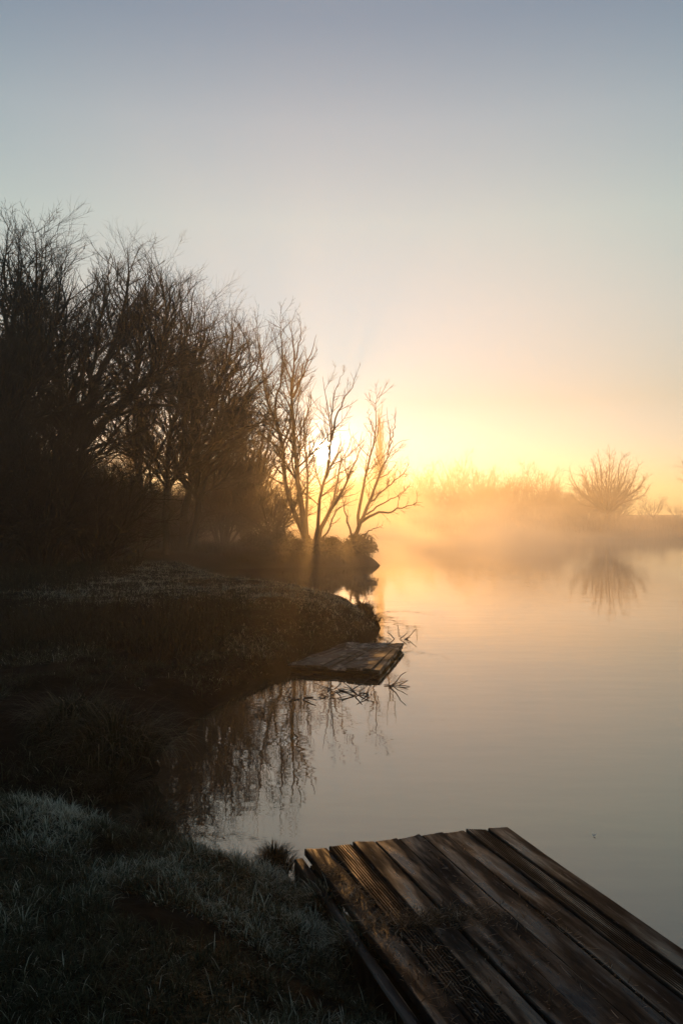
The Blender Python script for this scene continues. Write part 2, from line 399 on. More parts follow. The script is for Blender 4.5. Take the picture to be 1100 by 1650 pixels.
linesB = [
    ([(572, 1390), (580, 1330), (600, 1280)], .26, .20, 0, 0),
    ([(590, 1310), (640, 1180), (690, 1080), (730, 960), (790, 820), (845, 755)], .17, .020, 0, .8),
    ([(790, 820), (805, 720), (790, 640), (785, 570)], .05, .010, .6, .2),
    ([(800, 780), (822, 690), (832, 580)], .05, .010, .6, 1.0),
    ([(640, 1190), (645, 1060), (680, 900), (720, 760), (730, 640), (738, 505)], .12, .012, .1, -.8),
    ([(718, 770), (745, 680), (748, 610)], .05, .010, -.4, -.1),
    ([(724, 720), (700, 640), (690, 590)], .04, .010, -.5, -.9),
    ([(650, 1170), (720, 1120), (800, 1120), (880, 1090), (972, 1066)], .11, .012, .1, -1.0),
    ([(680, 1130), (760, 1070), (840, 1040), (905, 980)], .07, .010, 0, .9),
    ([(705, 1060), (790, 980), (860, 930), (907, 860)], .07, .010, .2, 1.4),
    ([(740, 950), (800, 910), (830, 870)], .04, .010, .5, 1.1),
    ([(610, 1270), (575, 1150), (560, 1060), (545, 990)], .08, .012, 0, .5),
    ([(620, 1260), (690, 1215), (765, 1185)], .07, .010, 0, -.9),
    ([(610, 1275), (560, 1290), (500, 1300), (470, 1340)], .06, .012, 0, -.6),
    ([(840, 1100), (850, 1030), (905, 985)], .03, .008, -.5, -.9)]
SP_B = [dict(count=70, lf=(.16, .38), ang=(25, 60), n=7, up=.05, wob=.12, t0=.35, rf=.45, k=4, minr=.010),
        dict(frm=(0, 1), count=150, lf=(.14, .35), ang=(25, 60), n=6, up=.03, wob=.14, t0=.3, rf=.5, k=3, minr=.008),
        dict(frm=(1, 2), count=420, lf=(.3, .6), ang=(20, 50), n=4, up=.03, wob=.14, t0=.2, rf=.6, k=3, minr=.005),
        dict(frm=(1, 2, 3), count=700, lf=(.3, .7), ang=(20, 55), n=4, up=.02, wob=.16, t0=.3, rf=.6, k=3, minr=.004)]
tB = empty('tree', baseB, 'sparse broken bare tree leaning right over the water below the sun', 'tree')
tree('tree', tB, gB, traced(baseB, YB, OB, SB, linesB, gB), SP_B)

OC, SCp = (0, 280), 2.391
def traced_tree(label, px, Yt, lines, seed, spec):
    x = W(px, 832, Yt)[0]; base = (x, Yt, H(x, Yt)); g = np.random.default_rng(seed)
    rt = empty('tree', base, label, 'tree', 'bare trees of the wood on the left bank')
    rt.scale = (1, 1, {120: .95, 225: .92, 268: .90, 320: .88, 20: .92, 90: .86}[px])
    tree('tree', rt, g, traced(base, Yt, OC, SCp, lines, g), spec)
    return rt
gy = lambda Yt: (832 - 280 + (CAMZ - 0.55) * F / Yt) * SCp      # crop row of the ground at Yt
Y_ = 31.0
traced_tree('tall bare tree with thick limbs sweeping up to the right', 120, Y_, [
    ([(270, gy(Y_)), (285, 1200), (320, 1020)], .34, .26, 0, 0),
    ([(320, 1020), (350, 900), (362, 780), (420, 650), (480, 480), (500, 330), (490, 220)], .22, .018, 0, .8),
    ([(325, 1020), (430, 890), (520, 800), (580, 740), (640, 620), (640, 450), (620, 300)], .22, .016, 0, -1.0),
    ([(440, 900), (560, 780), (700, 650), (730, 560), (740, 400)], .14, .014, -.4, .6),
    ([(400, 920), (550, 862), (650, 858), (710, 880)], .12, .014, -.3, -1.6),
    ([(350, 960), (340, 800), (380, 600), (400, 420), (440, 260)], .14, .014, 0, 1.2),
    ([(520, 800), (530, 650), (560, 480), (580, 330)], .11, .014, -.5, .6),
    ([(330, 1010), (250, 900), (215, 760), (240, 600), (230, 450)], .14, .014, 0, .7),
    ([(315, 1060), (420, 1010), (560, 960), (640, 900)], .10, .012, 0, -1)], 21, TALL(90, 700, 3200, 6000))
Y_ = 34.0
traced_tree('straight bare tree with a slim upright trunk between leaning limbs', 225, Y_, [
    ([(540, gy(Y_)), (540, 1100), (540, 900), (528, 760), (535, 600), (560, 420), (560, 300)], .17, .016, 0, .5),
    ([(540, 950), (590, 820), (640, 700), (680, 520), (670, 360)], .09, .012, .1, 1),
    ([(535, 820), (480, 720), (470, 600), (450, 450)], .08, .012, .1, -1),
    ([(580, 1250), (580, 1000), (600, 880)], .08, .03, 1, 1.5)], 22, TALL(50, 420, 1900, 3400))
Y_ = 35.0
traced_tree('bare tree with a slender trunk curving right below its fan of limbs', 268, Y_, [
    ([(640, gy(Y_)), (640, 1150), (652, 950), (690, 830), (740, 700), (770, 560), (760, 400)], .18, .016, 0, .4),
    ([(690, 830), (700, 700), (700, 560), (690, 400), (700, 300)], .10, .012, 0, -1),
    ([(655, 940), (740, 860), (840, 740), (900, 600), (890, 420)], .11, .012, 0, 1.3),
    ([(700, 810), (650, 700), (620, 560), (650, 420)], .07, .012, .2, .9),
    ([(660, 1020), (720, 960), (700, 900)], .05, .02, 0, .9)], 23, TALL(60, 500, 2300, 4200))
Y_ = 37.0
traced_tree('two-stemmed bare tree spreading widest to the right beside the low thicket', 320, Y_, [
    ([(700, gy(Y_)), (705, 1280), (745, 1140), (758, 950), (770, 800), (765, 620), (790, 480), (790, 360)], .22, .018, 0, .4),
    ([(730, gy(Y_)), (775, 1200), (800, 1050), (850, 860), (900, 780), (960, 710), (1010, 620), (990, 500)], .20, .016, 0, -.8),
    ([(762, 900), (820, 800), (860, 680), (880, 540), (860, 400)], .12, .012, .2, 1.3),
    ([(850, 860), (860, 740), (930, 620), (950, 470)], .11, .012, -.3, .5),
    ([(810, 1000), (900, 900), (930, 800), (1010, 730)], .09, .012, -.2, -1.4),
    ([(758, 980), (720, 880), (700, 760), (730, 640)], .08, .012, .1, -.8)], 24, TALL(80, 620, 2900, 5200))
Y_ = 26.0
traced_tree('tallest bare tree with a thick trunk at the edge of the wood', 20, Y_, [
    ([(30, gy(Y_)), (35, 1100), (45, 800), (55, 560), (60, 380), (75, 180)], .30, .018, 0, .3),
    ([(42, 900), (120, 760), (190, 600), (230, 420), (240, 250)], .16, .014, 0, -1),
    ([(45, 780), (100, 600), (140, 400), (140, 200), (135, 110)], .13, .012, 0, 1),
    ([(45, 860), (-40, 700), (-80, 500), (-60, 250)], .14, .012, 0, .4),
    ([(50, 620), (10, 450), (20, 250), (30, 80)], .10, .012, 0, -.8)], 25, TALL(90, 800, 3800, 7000, minr=.004))
Y_ = 28.5
traced_tree('bare tree with a crooked trunk beside the tallest one', 90, Y_, [
    ([(215, gy(Y_)), (225, 1150), (235, 950), (245, 780), (235, 620), (255, 450), (250, 300), (215, 160)], .20, .016, 0, .6),
    ([(240, 830), (310, 700), (330, 560), (330, 380)], .12, .012, 0, -.9),
    ([(238, 900), (170, 780), (130, 620), (150, 440), (190, 280)], .12, .012, 0, .9),
    ([(235, 980), (340, 900), (390, 780)], .08, .012, 0, -1.3)], 26, TALL(60, 560, 2600, 4600, minr=.0045))
# --- grown trees: a few kinds, then copies
def grow(label, loc, seed, h, nst, lean, r, spread, spec, group, mt=None, mc=None, fork=.25, name='tree', cat='tree'):
    g = np.random.default_rng(seed); rt = empty(name, loc, label, cat, group)
    tree(name, rt, g, auto_paths(g, h, nst, lean, r, spread, fork), spec, mt, mc); return rt
def place(rt, x, y, s, rz, label=None, group=None, sink=0.0, sz=None):
    rt.location = (x, y, H(x, y) - sink); rt.scale = (s, s, sz or s); rt.rotation_euler = (0, 0, rz)
    if label: rt['label'] = label
    if group: rt['group'] = group
WG = 'bare trees of the wood on the left bank'
far_spots = [(-12.6, 34, .9), (-16.5, 42, .9), (-19, 50, .95), (-8.2, 56, .62), (-13.4, 60, .8)]
protoA = grow('x', (0, 0, 0), 31, 12.0, 5, (.06, 0), .20, .34, TALL(60, 460, 2000, 3600), WG)
protoB = grow('x', (0, 0, 0), 32, 11.5, 4, (.12, 0), .17, .42, TALL(60, 460, 2000, 3600), WG)
WL = 'bare tree in the dark depth of the wood, its trunk lost among others'
for k, (x, y, s) in enumerate(far_spots):
    p = (protoA, protoB)[k % 2]; t_ = p if k < 2 else copy_tree(p)
    place(t_, x, y, s, k * 2.39, WL, WG)
# understorey shrubs of the wood
def SHRUB(n1=120, n2=600, n3=1500, minr=.004, up=.05):
    return [dict(count=n1, lf=(.35, .7), ang=(20, 55), n=6, up=up, wob=.14, t0=.15, rf=.6, k=4, minr=minr * 1.6),
            dict(frm=(0, 1), count=n2, lf=(.35, .7), ang=(20, 60), n=5, up=up, wob=.16, t0=.1, rf=.6, k=3, minr=minr * 1.2),
            dict(frm=(1, 2), count=n3, lf=(.35, .7), ang=(20, 60), n=4, up=up, wob=.16, t0=.1, rf=.7, k=3, minr=minr)]
def shrub_paths(g, h, nst, spread):
    ps = []
    for k in range(nst):
        a = 2 * np.pi * (k + g.random()) / nst; sp = spread * h * (.25 + .75 * g.random()); top = h * (.6 + .4 * g.random())
        b = np.array([math.cos(a), math.sin(a), 0]) * .15 * g.random(); d = np.array([math.cos(a), math.sin(a), 0]) * sp
        ps.append(([tuple(b + [0, 0, -.15]), tuple(b + d * .35 + [0, 0, top * .4]), tuple(b + d * .7 + [0, 0, top * .75]), tuple(b + d + [0, 0, top])], [.05 * h / 4, .035 * h / 4, .008]))
    return ps
def shrub(label, seed, h, nst, spread, spec, group=None, mc=None, cat='shrub', name='shrub'):
    g = np.random.default_rng(seed); rt = empty(name, (0, 0, 0), label, cat, group)
    P, Rd = stems(shrub_paths(g, h, nst, spread), 9); st = Geo(); cr = Geo(); v, q = tubes(P, Rd, 5); st.add(v, q)
    src = [(P, Rd)]
    for s in spec:
        s = dict(s); frm = s.pop('frm', (len(src) - 1,)); k = s.pop('k', 3); m = min(src[a][0].shape[1] for a in frm)
        pick = lambda A: A[:, np.linspace(0, A.shape[1] - 1, m).round().astype(int)]
        c, r = spawn(g, np.concatenate([pick(src[a][0]) for a in frm]), np.concatenate([pick(src[a][1]) for a in frm]), **s)
        src.append((c, r)); v, q = tubes(c, r, k); cr.add(v, q)
    st.build('stems', [mc or M_twig], rt); cr.build('twigs', [mc or M_twig], rt); return rt
SG = 'leafless shrubs under the wood'
sp1 = shrub('x', 41, 3.6, 12, .55, SHRUB(110, 700, 1700), SG); sp2 = shrub('x', 42, 2.6, 12, .8, SHRUB(110, 700, 1600), SG)
sspots = []
gs = np.random.default_rng(5)
for row, (Y0, X0, X1, n) in enumerate([(24, -9.6, -6.4, 4), (27.5, -11.5, -7.2, 5), (30.5, -13, -7.2, 6), (33.5, -14, -7.4, 7), (37.5, -15, -6.2, 8), (42, -17, -4.6, 9), (48, -20, -4.5, 9), (58, -24, -5, 9)]):
    for k in range(n):
        x = X0 + (X1 - X0) * (k + .5 + .5 * (gs.random() - .5)) / n; y = Y0 + gs.normal() * .9
        sspots.append((x, y, .8 + .45 * gs.random() + .004 * (y - 20)))
for k, (x, y, s) in enumerate(sspots):
    p = (sp1, sp2)[k % 2]; t_ = p if k < 2 else copy_tree(p)
    s *= (.6 + .75 * gs.random()) * (.8 if y > 40 else 1)
    place(t_, x, y, s, k * 1.7, 'dense leafless shrub filling the dark floor of the wood', SG, .05)
# the tall thicket between the wood and the sun
g1 = shrub('tall round thicket of fine upright twigs glowing beside the sunlit trees', 43, 7.2, 16, .38, SHRUB(120, 480, 1300, .003, .09), None, cat='thicket', name='thicket')
place(g1, -4.5, 42.5, 1.0, 0)
g2 = shrub('lower thicket leaning towards the inlet left of the many-stemmed tree', 44, 4.6, 14, .6, SHRUB(130, 700, 1700, .004, .05), None, cat='thicket', name='thicket')
place(g2, -3.1, 40.2, .8, 1.0)
# bushes on the spit
def bush(label, loc, rx, h, seed, n=2600):
    g = np.random.default_rng(seed)
    rt = empty('bush', loc, label, 'bush')
    a = g.random(n) * 2 * np.pi; ph = np.arccos(g.random(n)); rad = g.random(n) ** .4 * (1 + .25 * np.sin(3 * a + seed))
    c = np.stack([np.cos(a) * np.sin(ph) * rx * rad, np.sin(a) * np.sin(ph) * rx * rad * .8, np.cos(ph) * h * rad], -1)
    d = norm(np.stack([np.cos(a) * np.sin(ph), np.sin(a) * np.sin(ph), np.cos(ph) * .8], -1) + .5 * g.normal(size=(n, 3)))
    up = norm(np.cross(d, g.normal(size=(n, 3)))); s = (.04 + .05 * g.random(n))[:, None]
    v = np.stack([c - d * s, c + up * s * .55, c + d * s, c - up * s * .55], 1).reshape(-1, 3)
    q = np.arange(n * 4).reshape(n, 4); G = Geo(); G.add(v, q, A=np.repeat(g.random(n), 4)); G.build('foliage', [M_sedge], rt, attr=True)
    m = 60; st = np.zeros((m, 5, 3)); aa_ = g.random(m) * 6.28; hh = h * (.8 + .5 * g.random(m)); rr_ = rx * (.3 + .9 * g.random(m))
    for k in range(5):
        u = k / 4; st[:, k] = np.stack([np.cos(aa_) * rr_ * u, np.sin(aa_) * rr_ * u * .8, hh * math.sin(u * 2.3)], -1) + g.normal(size=(m, 3)) * .02
    v, q = tubes(st, np.full((m, 5), .007), 3); G = Geo(); G.add(v, q); G.build('stems', [M_twig], rt)
    return rt
for (px, Y_, rx, h, lab) in [(450, 38.6, 1.1, .75, 'dark rounded bush on the spit left of the many-stemmed tree'), (528, 38.1, .62, .62, 'dark bush between the two trees on the spit'),
                             (578, 38.5, .75, .66, 'dark ivy-like bush overhanging the water at the tip of the spit'), (488, 38.0, .6, .5, 'low bush at the foot of the many-stemmed tree'),
                             (415, 38.4, .9, .6, 'dark bush where the spit joins the wood')]:
    x = W(px, 832, Y_)[0]; bush(lab, (x, Y_, max(H(x, Y_), 0.05)), rx, h, int(px))

# --- far shore
FG = 'hazy bare trees on the far shore'
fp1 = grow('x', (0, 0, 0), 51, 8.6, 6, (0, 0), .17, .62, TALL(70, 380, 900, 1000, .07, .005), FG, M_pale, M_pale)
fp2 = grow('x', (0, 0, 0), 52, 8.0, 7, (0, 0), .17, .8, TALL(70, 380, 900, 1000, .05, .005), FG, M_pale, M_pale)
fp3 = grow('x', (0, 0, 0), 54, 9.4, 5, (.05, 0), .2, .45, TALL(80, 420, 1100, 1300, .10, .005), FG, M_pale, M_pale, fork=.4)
gf = np.random.default_rng(9); fs = []
for px in np.arange(430, 915, 17):
    Yt = 178 + 24 * gf.random(); s = 1.42 * (.74 + .42 * gf.random()) * (1.0 if px > 600 else .8)
    if 655 < px < 685: s *= .8
    fs.append((px, Yt, s))
for k, (px, Yt, s) in enumerate(fs):
    p = (fp1, fp2, fp3)[k % 3]; t_ = p if k < 3 else copy_tree(p)
    place(t_, W(px, 0, Yt)[0], Yt, s, k * 2.1, 'bare tree half lost in glowing haze in the far tree line', FG, 0)
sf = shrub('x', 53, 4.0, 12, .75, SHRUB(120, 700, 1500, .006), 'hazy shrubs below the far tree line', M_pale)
k = 0
for px in np.arange(440, 1000, 22):
    Yt = 168 + 8 * gf.random(); t_ = sf if k == 0 else copy_tree(sf); k += 1
    place(t_, W(px, 0, Yt)[0], Yt, 1.3 + .9 * gf.random(), k * 1.3, 'hazy leafless shrub at the foot of the far tree line', 'hazy shrubs below the far tree line', .1)
# lone round tree
gl = np.random.default_rng(61)
ps = [([(0, 0, -.3), (.05, 0, .7), (0, 0, 1.5)], [.45, .34, .30])]
for k in range(44):
    el = math.asin(.02 + .96 * ((k + .5) / 44) ** .9); az = k * 2.399963
    e = np.array([math.cos(el) * math.cos(az) * 4.9, math.cos(el) * math.sin(az) * 4.9, 4.1 + math.sin(el) * 4.6]) * (.78 + .24 * gl.random())
    b0 = np.array([0, 0, 1.0 + 1.3 * gl.random()]); m_ = b0 + (e - b0) * np.array([.52, .52, .36]); m2_ = b0 + (e - b0) * np.array([.86, .86, .74])
    ps.append(([tuple(b0), tuple(m_ + gl.normal(size=3) * .22), tuple(m2_ + gl.normal(size=3) * .25), tuple(e)], [.10, .05, .010]))
lone = empty('tree', (0, 0, 0), 'large round-crowned bare tree standing alone on the far bank', 'tree')
tree('tree', lone, gl, ps, [dict(count=800, lf=(.16, .4), ang=(25, 60), n=6, up=.04, wob=.16, t0=.25, rf=.5, k=4, minr=.014),
    dict(frm=(0, 1), count=2600, lf=(.14, .3), ang=(20, 60), n=5, up=.04, wob=.17, t0=.4, rf=.5, k=3, minr=.011),
    dict(frm=(1, 2), count=4200, lf=(.3, .6), ang=(20, 60), n=4, up=.04, wob=.16, t0=.2, rf=.6, k=3, minr=.008)], M_bark, M_twig)
place(lone, W(978, 0, 108)[0], 108, 1.08, .4)
rt2 = copy_tree(fp2); place(rt2, W(1160, 0, 104.5)[0], 104.5, 1.25, 2.0, 'bare tree whose crown reaches into view at the edge of the far bank', None)
if 'group' in rt2: del rt2['group']
for (px, Yt, s, lab) in [(1052, 150, .62, 'small rounded tree just behind the big lone tree'), (1035, 152, .42, 'lowest round tree beside the lone tree, over the hedge'), (1090, 165, .5, 'distant tree above the hedge at the right edge')]:
    t_ = copy_tree(fp2); place(t_, W(px, 0, Yt)[0], Yt, s * 1.15, px, lab, None, 0, s)
    if 'group' in t_: del t_['group']
# poplar
gp = np.random.default_rng(71); pop = empty('poplar', (0, 0, 0), 'tall narrow poplar rising hazily behind the leaning tree', 'poplar')
pp = [([(0, 0, -.2), (0, 0, 5), (.05, 0, 10), (0, 0, 14.5)], [.25, .15, .02])]
tree('poplar', pop, gp, pp, [dict(count=110, lf=(.22, .34), ang=(10, 22), n=6, up=.12, wob=.04, t0=.12, rf=.5, k=3, minr=.02),
     dict(count=700, lf=(.3, .6), ang=(10, 28), n=4, up=.12, wob=.06, t0=.1, rf=.6, k=3, minr=.012),
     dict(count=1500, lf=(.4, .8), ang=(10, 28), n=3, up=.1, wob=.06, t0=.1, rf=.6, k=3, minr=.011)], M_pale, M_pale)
place(pop, W(612, 0, 122)[0], 122, 1.0, 0)

# ------------------------------------------------------------------ blades
def blades(G, base, az, ln, wd, lean, droop, rnd):
    """tapered curved ribbons; base (n,3); lean = tilt off vertical (rad) at the foot, droop = added tilt towards the tip"""
    n = len(ln); S = 3
    h = np.stack([np.cos(az), np.sin(az), np.zeros(n)], -1); sd = np.stack([-np.sin(az), np.cos(az), np.zeros(n)], -1)
    p = base.copy(); V = np.empty((n, 7, 3))
    for k in range(S + 1):
        wk = wd * (1, .85, .55, 0)[k] * .5
        if k < S:
            V[:, 2 * k] = p - sd * wk[:, None]; V[:, 2 * k + 1] = p + sd * wk[:, None]
            a = lean + droop * (k / 2)
            p = p + (h * np.sin(a)[:, None] + np.array([0, 0, 1.]) * np.cos(a)[:, None]) * (ln / S)[:, None]
        else: V[:, 6] = p
    b = (np.arange(n) * 7)[:, None]
    q = np.concatenate([b + [0, 1, 3, 2], b + [2, 3, 5, 4]]); t = b + [4, 5, 6]
    A = np.clip(rnd[:, None] + np.array([-.35, -.35, -.1, -.1, .05, .05, .15]), 0, 1)
    G.add(V.reshape(-1, 3), q, t, A.ravel())
def tufts(G, g, cx, cy, per, ln, wd, spread, frost, leanmax=1.0, droop=.7, r0=.02, keep=None):
    n = len(cx); m = n * per
    tl = np.repeat(.35 + 1.35 * g.random(n) ** 2, per); x = np.repeat(cx, per); y = np.repeat(cy, per)
    az = g.random(m) * 2 * np.pi; rad = r0 * g.random(m) ** .5 * np.repeat(.5 + g.random(n), per)
    x = x + np.cos(az) * rad; y = y + np.sin(az) * rad; az = az + g.normal(size=m) * .5
    z = height(x, y) - .004
    lnn = ln * tl * (.5 + .7 * g.random(m)); lw = leanmax * g.random(m)
    fr = np.clip(np.repeat(frost, per) + .28 * g.normal(size=m), 0, 1)
    base = np.stack([x, y, z], -1); ok = (sdist(x, y) > .03) & (z > .015)
    if keep is not None: ok &= keep(x, y)
    s = lambda A: A[ok]
    blades(G, base[ok], s(az), s(lnn), wd * (.7 + .6 * g.random(ok.sum())), s(lw), droop * (.4 + g.random(ok.sum())), s(fr))
gg = np.random.default_rng(101)
# the platform's footprint, kept free of turf
DZ = 0.35
c1 = np.array([-.196, 4.742]); c2 = np.array([.942, 5.096]); U_ = (c2 - c1) / np.linalg.norm(c2 - c1); WID = np.linalg.norm(c2 - c1); V_ = np.array([U_[1], -U_[0]])
def off_deck(x, y):
    u = (x - c1[0]) * U_[0] + (y - c1[1]) * U_[1]; v = (x - c1[0]) * V_[0] + (y - c1[1]) * V_[1]
    return ~((u > -.07) & (u < WID + .05) & (v > -.05) & (v < 3.2))
def polar_pts(g, n, r0, r1, a0=-25, a1=25, pw=1.0):
    r = (r0 ** pw + (r1 ** pw - r0 ** pw) * g.random(n)) ** (1 / pw); a = np.radians(a0 + (a1 - a0) * g.random(n))
    return np.sin(a) * r, np.cos(a) * r
G = Geo()
x, y = polar_pts(gg, 19000, 1.6, 6.2, -38, 20, 1.3)
x2, y2 = gg.uniform(-4, 2.6, 5000), gg.uniform(-3, 2.5, 5000); x = np.concatenate([x, x2]); y = np.concatenate([y, y2])
cov = fbm(x + 5, y + 3, .55, 3); bare = sm(-.75, -.2, x) * sm(2.9, 3.5, y) * .22 + sm(.5, .0, sdist(x, y)) * .25
bare = bare + .5 * np.exp(-(((x + 1.05) / .35) ** 2 + ((y - 4.35) / .45) ** 2))
ok = (cov - bare > -.3) & off_deck(x, y); x, y = x[ok], y[ok]
fr = np.clip(.42 + 1.1 * fbm(x, y, .5, 2) + .0 * x, .05, .9)
tufts(G, gg, x, y, 19, .064, .0034, .02, fr, 1.25, .8, .028, off_deck)
ii = gg.choice(len(x), 1500)
tufts(G, gg, x[ii], y[ii], 4, .075, .0026, .02, np.full(1500, .7), 1.5, .9, .03, off_deck)
tag(G.build('foreground_grass', [M_grass], attr=True, smooth=False), 'frosted tufted grass on the near bank beside the platform', 'grass', kind='stuff')
G = Geo()
x, y = polar_pts(gg, 30000, 5.8, 33, -25, 12, .8); ok = (sdist(x, y) > .05); x, y = x[ok], y[ok]
top = sm(13.5, 16, y + .25 * (x + 2)); cov = fbm(x, y, 1.3, 3); ok = cov + .4 * top > -.16; x, y, top = x[ok], y[ok], top[ok]
fr = np.clip(.2 + .62 * top * sm(-7.5, -5, x + .0 * y) + .7 * fbm(x, y, 1.2, 2), 0.02, .85)
near = y < 13.5
for s, lnn, wdd in ((near, .11, .0055), (~near, .07, .009)):
    tufts(G, gg, x[s], y[s], 8, lnn, wdd, .05, fr[s], 1.3, .9, .09)
tag(G.build('bank_grass', [M_grass], attr=True, smooth=False), 'frosted grass covering the bank that curves round the inlet', 'grass', kind='stuff')
# taller dead growth on the face of the bank and below the wood
G = Geo()
x = np.concatenate([gg.uniform(-6.2, -1.6, 2600), gg.uniform(-9, -5.2, 1500)]); y = np.concatenate([13.4 + gg.normal(size=2600) * .8 - .1 * 0, gg.uniform(17, 25, 1500)])
tufts(G, gg, x, y, 7, .34, .008, .1, np.full(len(x), .12), .7, .9, .12)
x = gg.uniform(-7, 1.9, 2600); y = gg.uniform(36.3, 41.5, 2600)
tufts(G, gg, x, y, 7, .42, .012, .1, np.full(len(x), .2), 1.1, 1.2, .2)
tag(G.build('rough_grass', [M_sedge], attr=True, smooth=False), 'tall dark rough grass on the bank face and the spit below the wood', 'rough grass', kind='stuff')
# reeds along the far shore
G = Geo(); n = 16000
px_ = gg.uniform(380, 1250, n); Yr = gg.uniform(102, 112, n); x = (px_ - 550) / F * Yr; d = sdist(x, Yr)
ok = (d > -.3) & (d < 6); x, Yr = x[ok], Yr[ok]; n = len(x)
blades(G, np.stack([x, Yr, np.maximum(height(x, Yr), -.05)], -1), gg.random(n) * 6.28, gg.uniform(.7, 1.7, n), np.full(n, .05), .3 * gg.random(n), np.full(n, .4), gg.random(n))
tag(G.build('reeds', [M_reed], attr=True, smooth=False), 'brown reeds lining the far shore', 'reeds', kind='stuff')

# sedge clumps at the water's edge
def clump(label, x, y, rad, n, ln, seed, mat=None, cat='sedge clump', name='sedge_clump', z=None, droop=1.5, wd=.007, frost=.3, group=None, mound=.5):
    g = np.random.default_rng(seed); z = max(H(x, y), 0.0) if z is None else z; rt = empty(name, (x, y, z), label, cat, group)
    az = g.random(n) * 6.283; r = rad * g.random(n) ** .5; G = Geo()
    base = np.stack([np.cos(az) * r, np.sin(az) * r, mound * rad * (1 - (r / rad) ** 2) - .02], -1)
    az = az + g.normal(size=n) * .45
    blades(G, base, az, ln * (.45 + .75 * g.random(n)), wd * (.6 + .8 * g.random(n)), .15 + .7 * g.random(n), droop * (.5 + g.random(n)), np.clip(frost + .3 * g.normal(size=n), 0, 1))
    G.build('leaves', [mat or M_sedge], rt, smooth=False, attr=True)
    k = 14; a = np.linspace(0, 2 * np.pi, k, endpoint=False); Vv = [(0, 0, mound * rad)]; 
    for u in (.4, .75, 1.0):
        for b_ in a:
            q = rad * u * (1 + .12 * math.sin(3 * b_ + seed)); Vv.append((math.cos(b_) * q, math.sin(b_) * q, mound * rad * (1 - u * u) - (.12 if u == 1 else .01)))
    T = [(0, 1 + j, 1 + (j + 1) % k) for j in range(k)]; Q = [(1 + r_ * k + j, 1 + (r_ + 1) * k + j, 1 + (r_ + 1) * k + (j + 1) % k, 1 + r_ * k + (j + 1) % k) for r_ in range(2) for j in range(k)]
    mesh_np('rootstock', Vv, Q, T, [M_soil], rt); return rt
clump('big drooping sedge clump at the head of the dark inlet', -1.85, 7.35, .34, 900, .55, 201, frost=.35, wd=.010)
clump('drooping sedge clump left of the biggest one by the inlet', -2.3, 7.7, .30, 600, .5, 202, frost=.3, wd=.010)
clump('small dark sedge tussock standing in the water below the hummock', -1.25, 5.95, .15, 420, .24, 203, frost=.1)
clump('dark sedge tussock behind the hummock at the inlet edge', -1.72, 6.75, .18, 420, .32, 204, frost=.12)
x = W(443, 1410, 5.3)[0]
clump('round dark grass tuft rising from the water beside the platform corner', x, 5.22, .115, 900, .12, 205, frost=.1, droop=1.0, wd=.004, z=0.03, mound=1.1)
clump('frosted grass tuft against the platform beam', -.08, 4.28, .12, 650, .13, 206, M_grass, 'grass tuft', 'grass_tuft', frost=.35, droop=.9, wd=.0035, group='tufts along the platform edge', z=.24)
clump('lower frosted grass tuft halfway along the platform beam', .07, 3.88, .12, 650, .13, 207, M_grass, 'grass tuft', 'grass_tuft', frost=.4, droop=.9, wd=.0035, group='tufts along the platform edge', z=.24)
clump('ragged bush of dark stalks overhanging the tip of the bank', .50, 16.9, .22, 300, .28, 208, frost=.1, wd=.012, z=.12)
clump('dark grass on the crumbling edge of the bank tip', .42, 17.8, .22, 300, .24, 209, frost=.15, wd=.012, z=.25)

# ------------------------------------------------------------------ platforms
def wood(name, a, b_, c_, rough, grain=(60, 2.2, 20), frost=0.35, thr=.63, fk=2.2, s3=(11, 1.5, 1), s4=(55, 5, 30)):
    m, t, b = newmat(name); tcn = t.nodes.new('ShaderNodeTexCoord'); ob = tcn.outputs['Object']
    f = noise(t, 1.0, 6, .65, ob, grain); f2 = noise(t, 5.0, 5, .7, ob); f3 = noise(t, 1.0, 4, .6, ob, s3)
    base = ramp(t, f, [(.3, a), (.7, b_)], 'LINEAR'); mx = t.nodes.new('ShaderNodeMix'); mx.data_type = 'RGBA'
    fac = mth(t, 'MULTIPLY', mth(t, 'SUBTRACT', mth(t, 'ADD', mth(t, 'MULTIPLY', f2, .7), mth(t, 'MULTIPLY', f3, .5)), thr, clamp=True), 5.0 * frost, clamp=True)
    t.links.new(fac, mx.inputs[0]); t.links.new(base, mx.inputs[6]); mx.inputs[7].default_value = (*c_, 1)
    f4 = noise(t, 1.0, 5, .7, ob, s4); m2 = t.nodes.new('ShaderNodeMix'); m2.data_type = 'RGBA'
    fs_ = mth(t, 'MULTIPLY', mth(t, 'SUBTRACT', mth(t, 'ADD', f4, mth(t, 'MULTIPLY', mth(t, 'SUBTRACT', f3, .5), .5)), .63, clamp=True), 9.0, clamp=True)
    t.links.new(fs_, m2.inputs[0]); t.links.new(mx.outputs[2], m2.inputs[6]); m2.inputs[7].default_value = (c_[0] * fk, c_[1] * fk, c_[2] * fk, 1)
    t.links.new(m2.outputs[2], b.inputs['Base Color'])
    t.links.new(ramp(t, f3, [(.36, (.12,) * 3), (.60, (.06,) * 3)], 'LINEAR'), b.inputs['Specular IOR Level'])
    t.links.new(ramp(t, f3, [(.38, (rough - .12,) * 3), (.58, (rough + .42,) * 3)], 'LINEAR'), b.inputs['Roughness'])
    bump(t, b, mth(t, 'ADD', f, mth(t, 'MULTIPLY', f2, .8)), .5, .004); b.inputs['Specular IOR Level'].default_value = .16 if frost > .9 else b.inputs['Specular IOR Level'].default_value; return m
M_wood = wood('wet_weathered_wood', (.0025, .0023, .0025), (.0075, .0068, .0072), (.032, .032, .034), .36, frost=.3, thr=.70, fk=2.8)
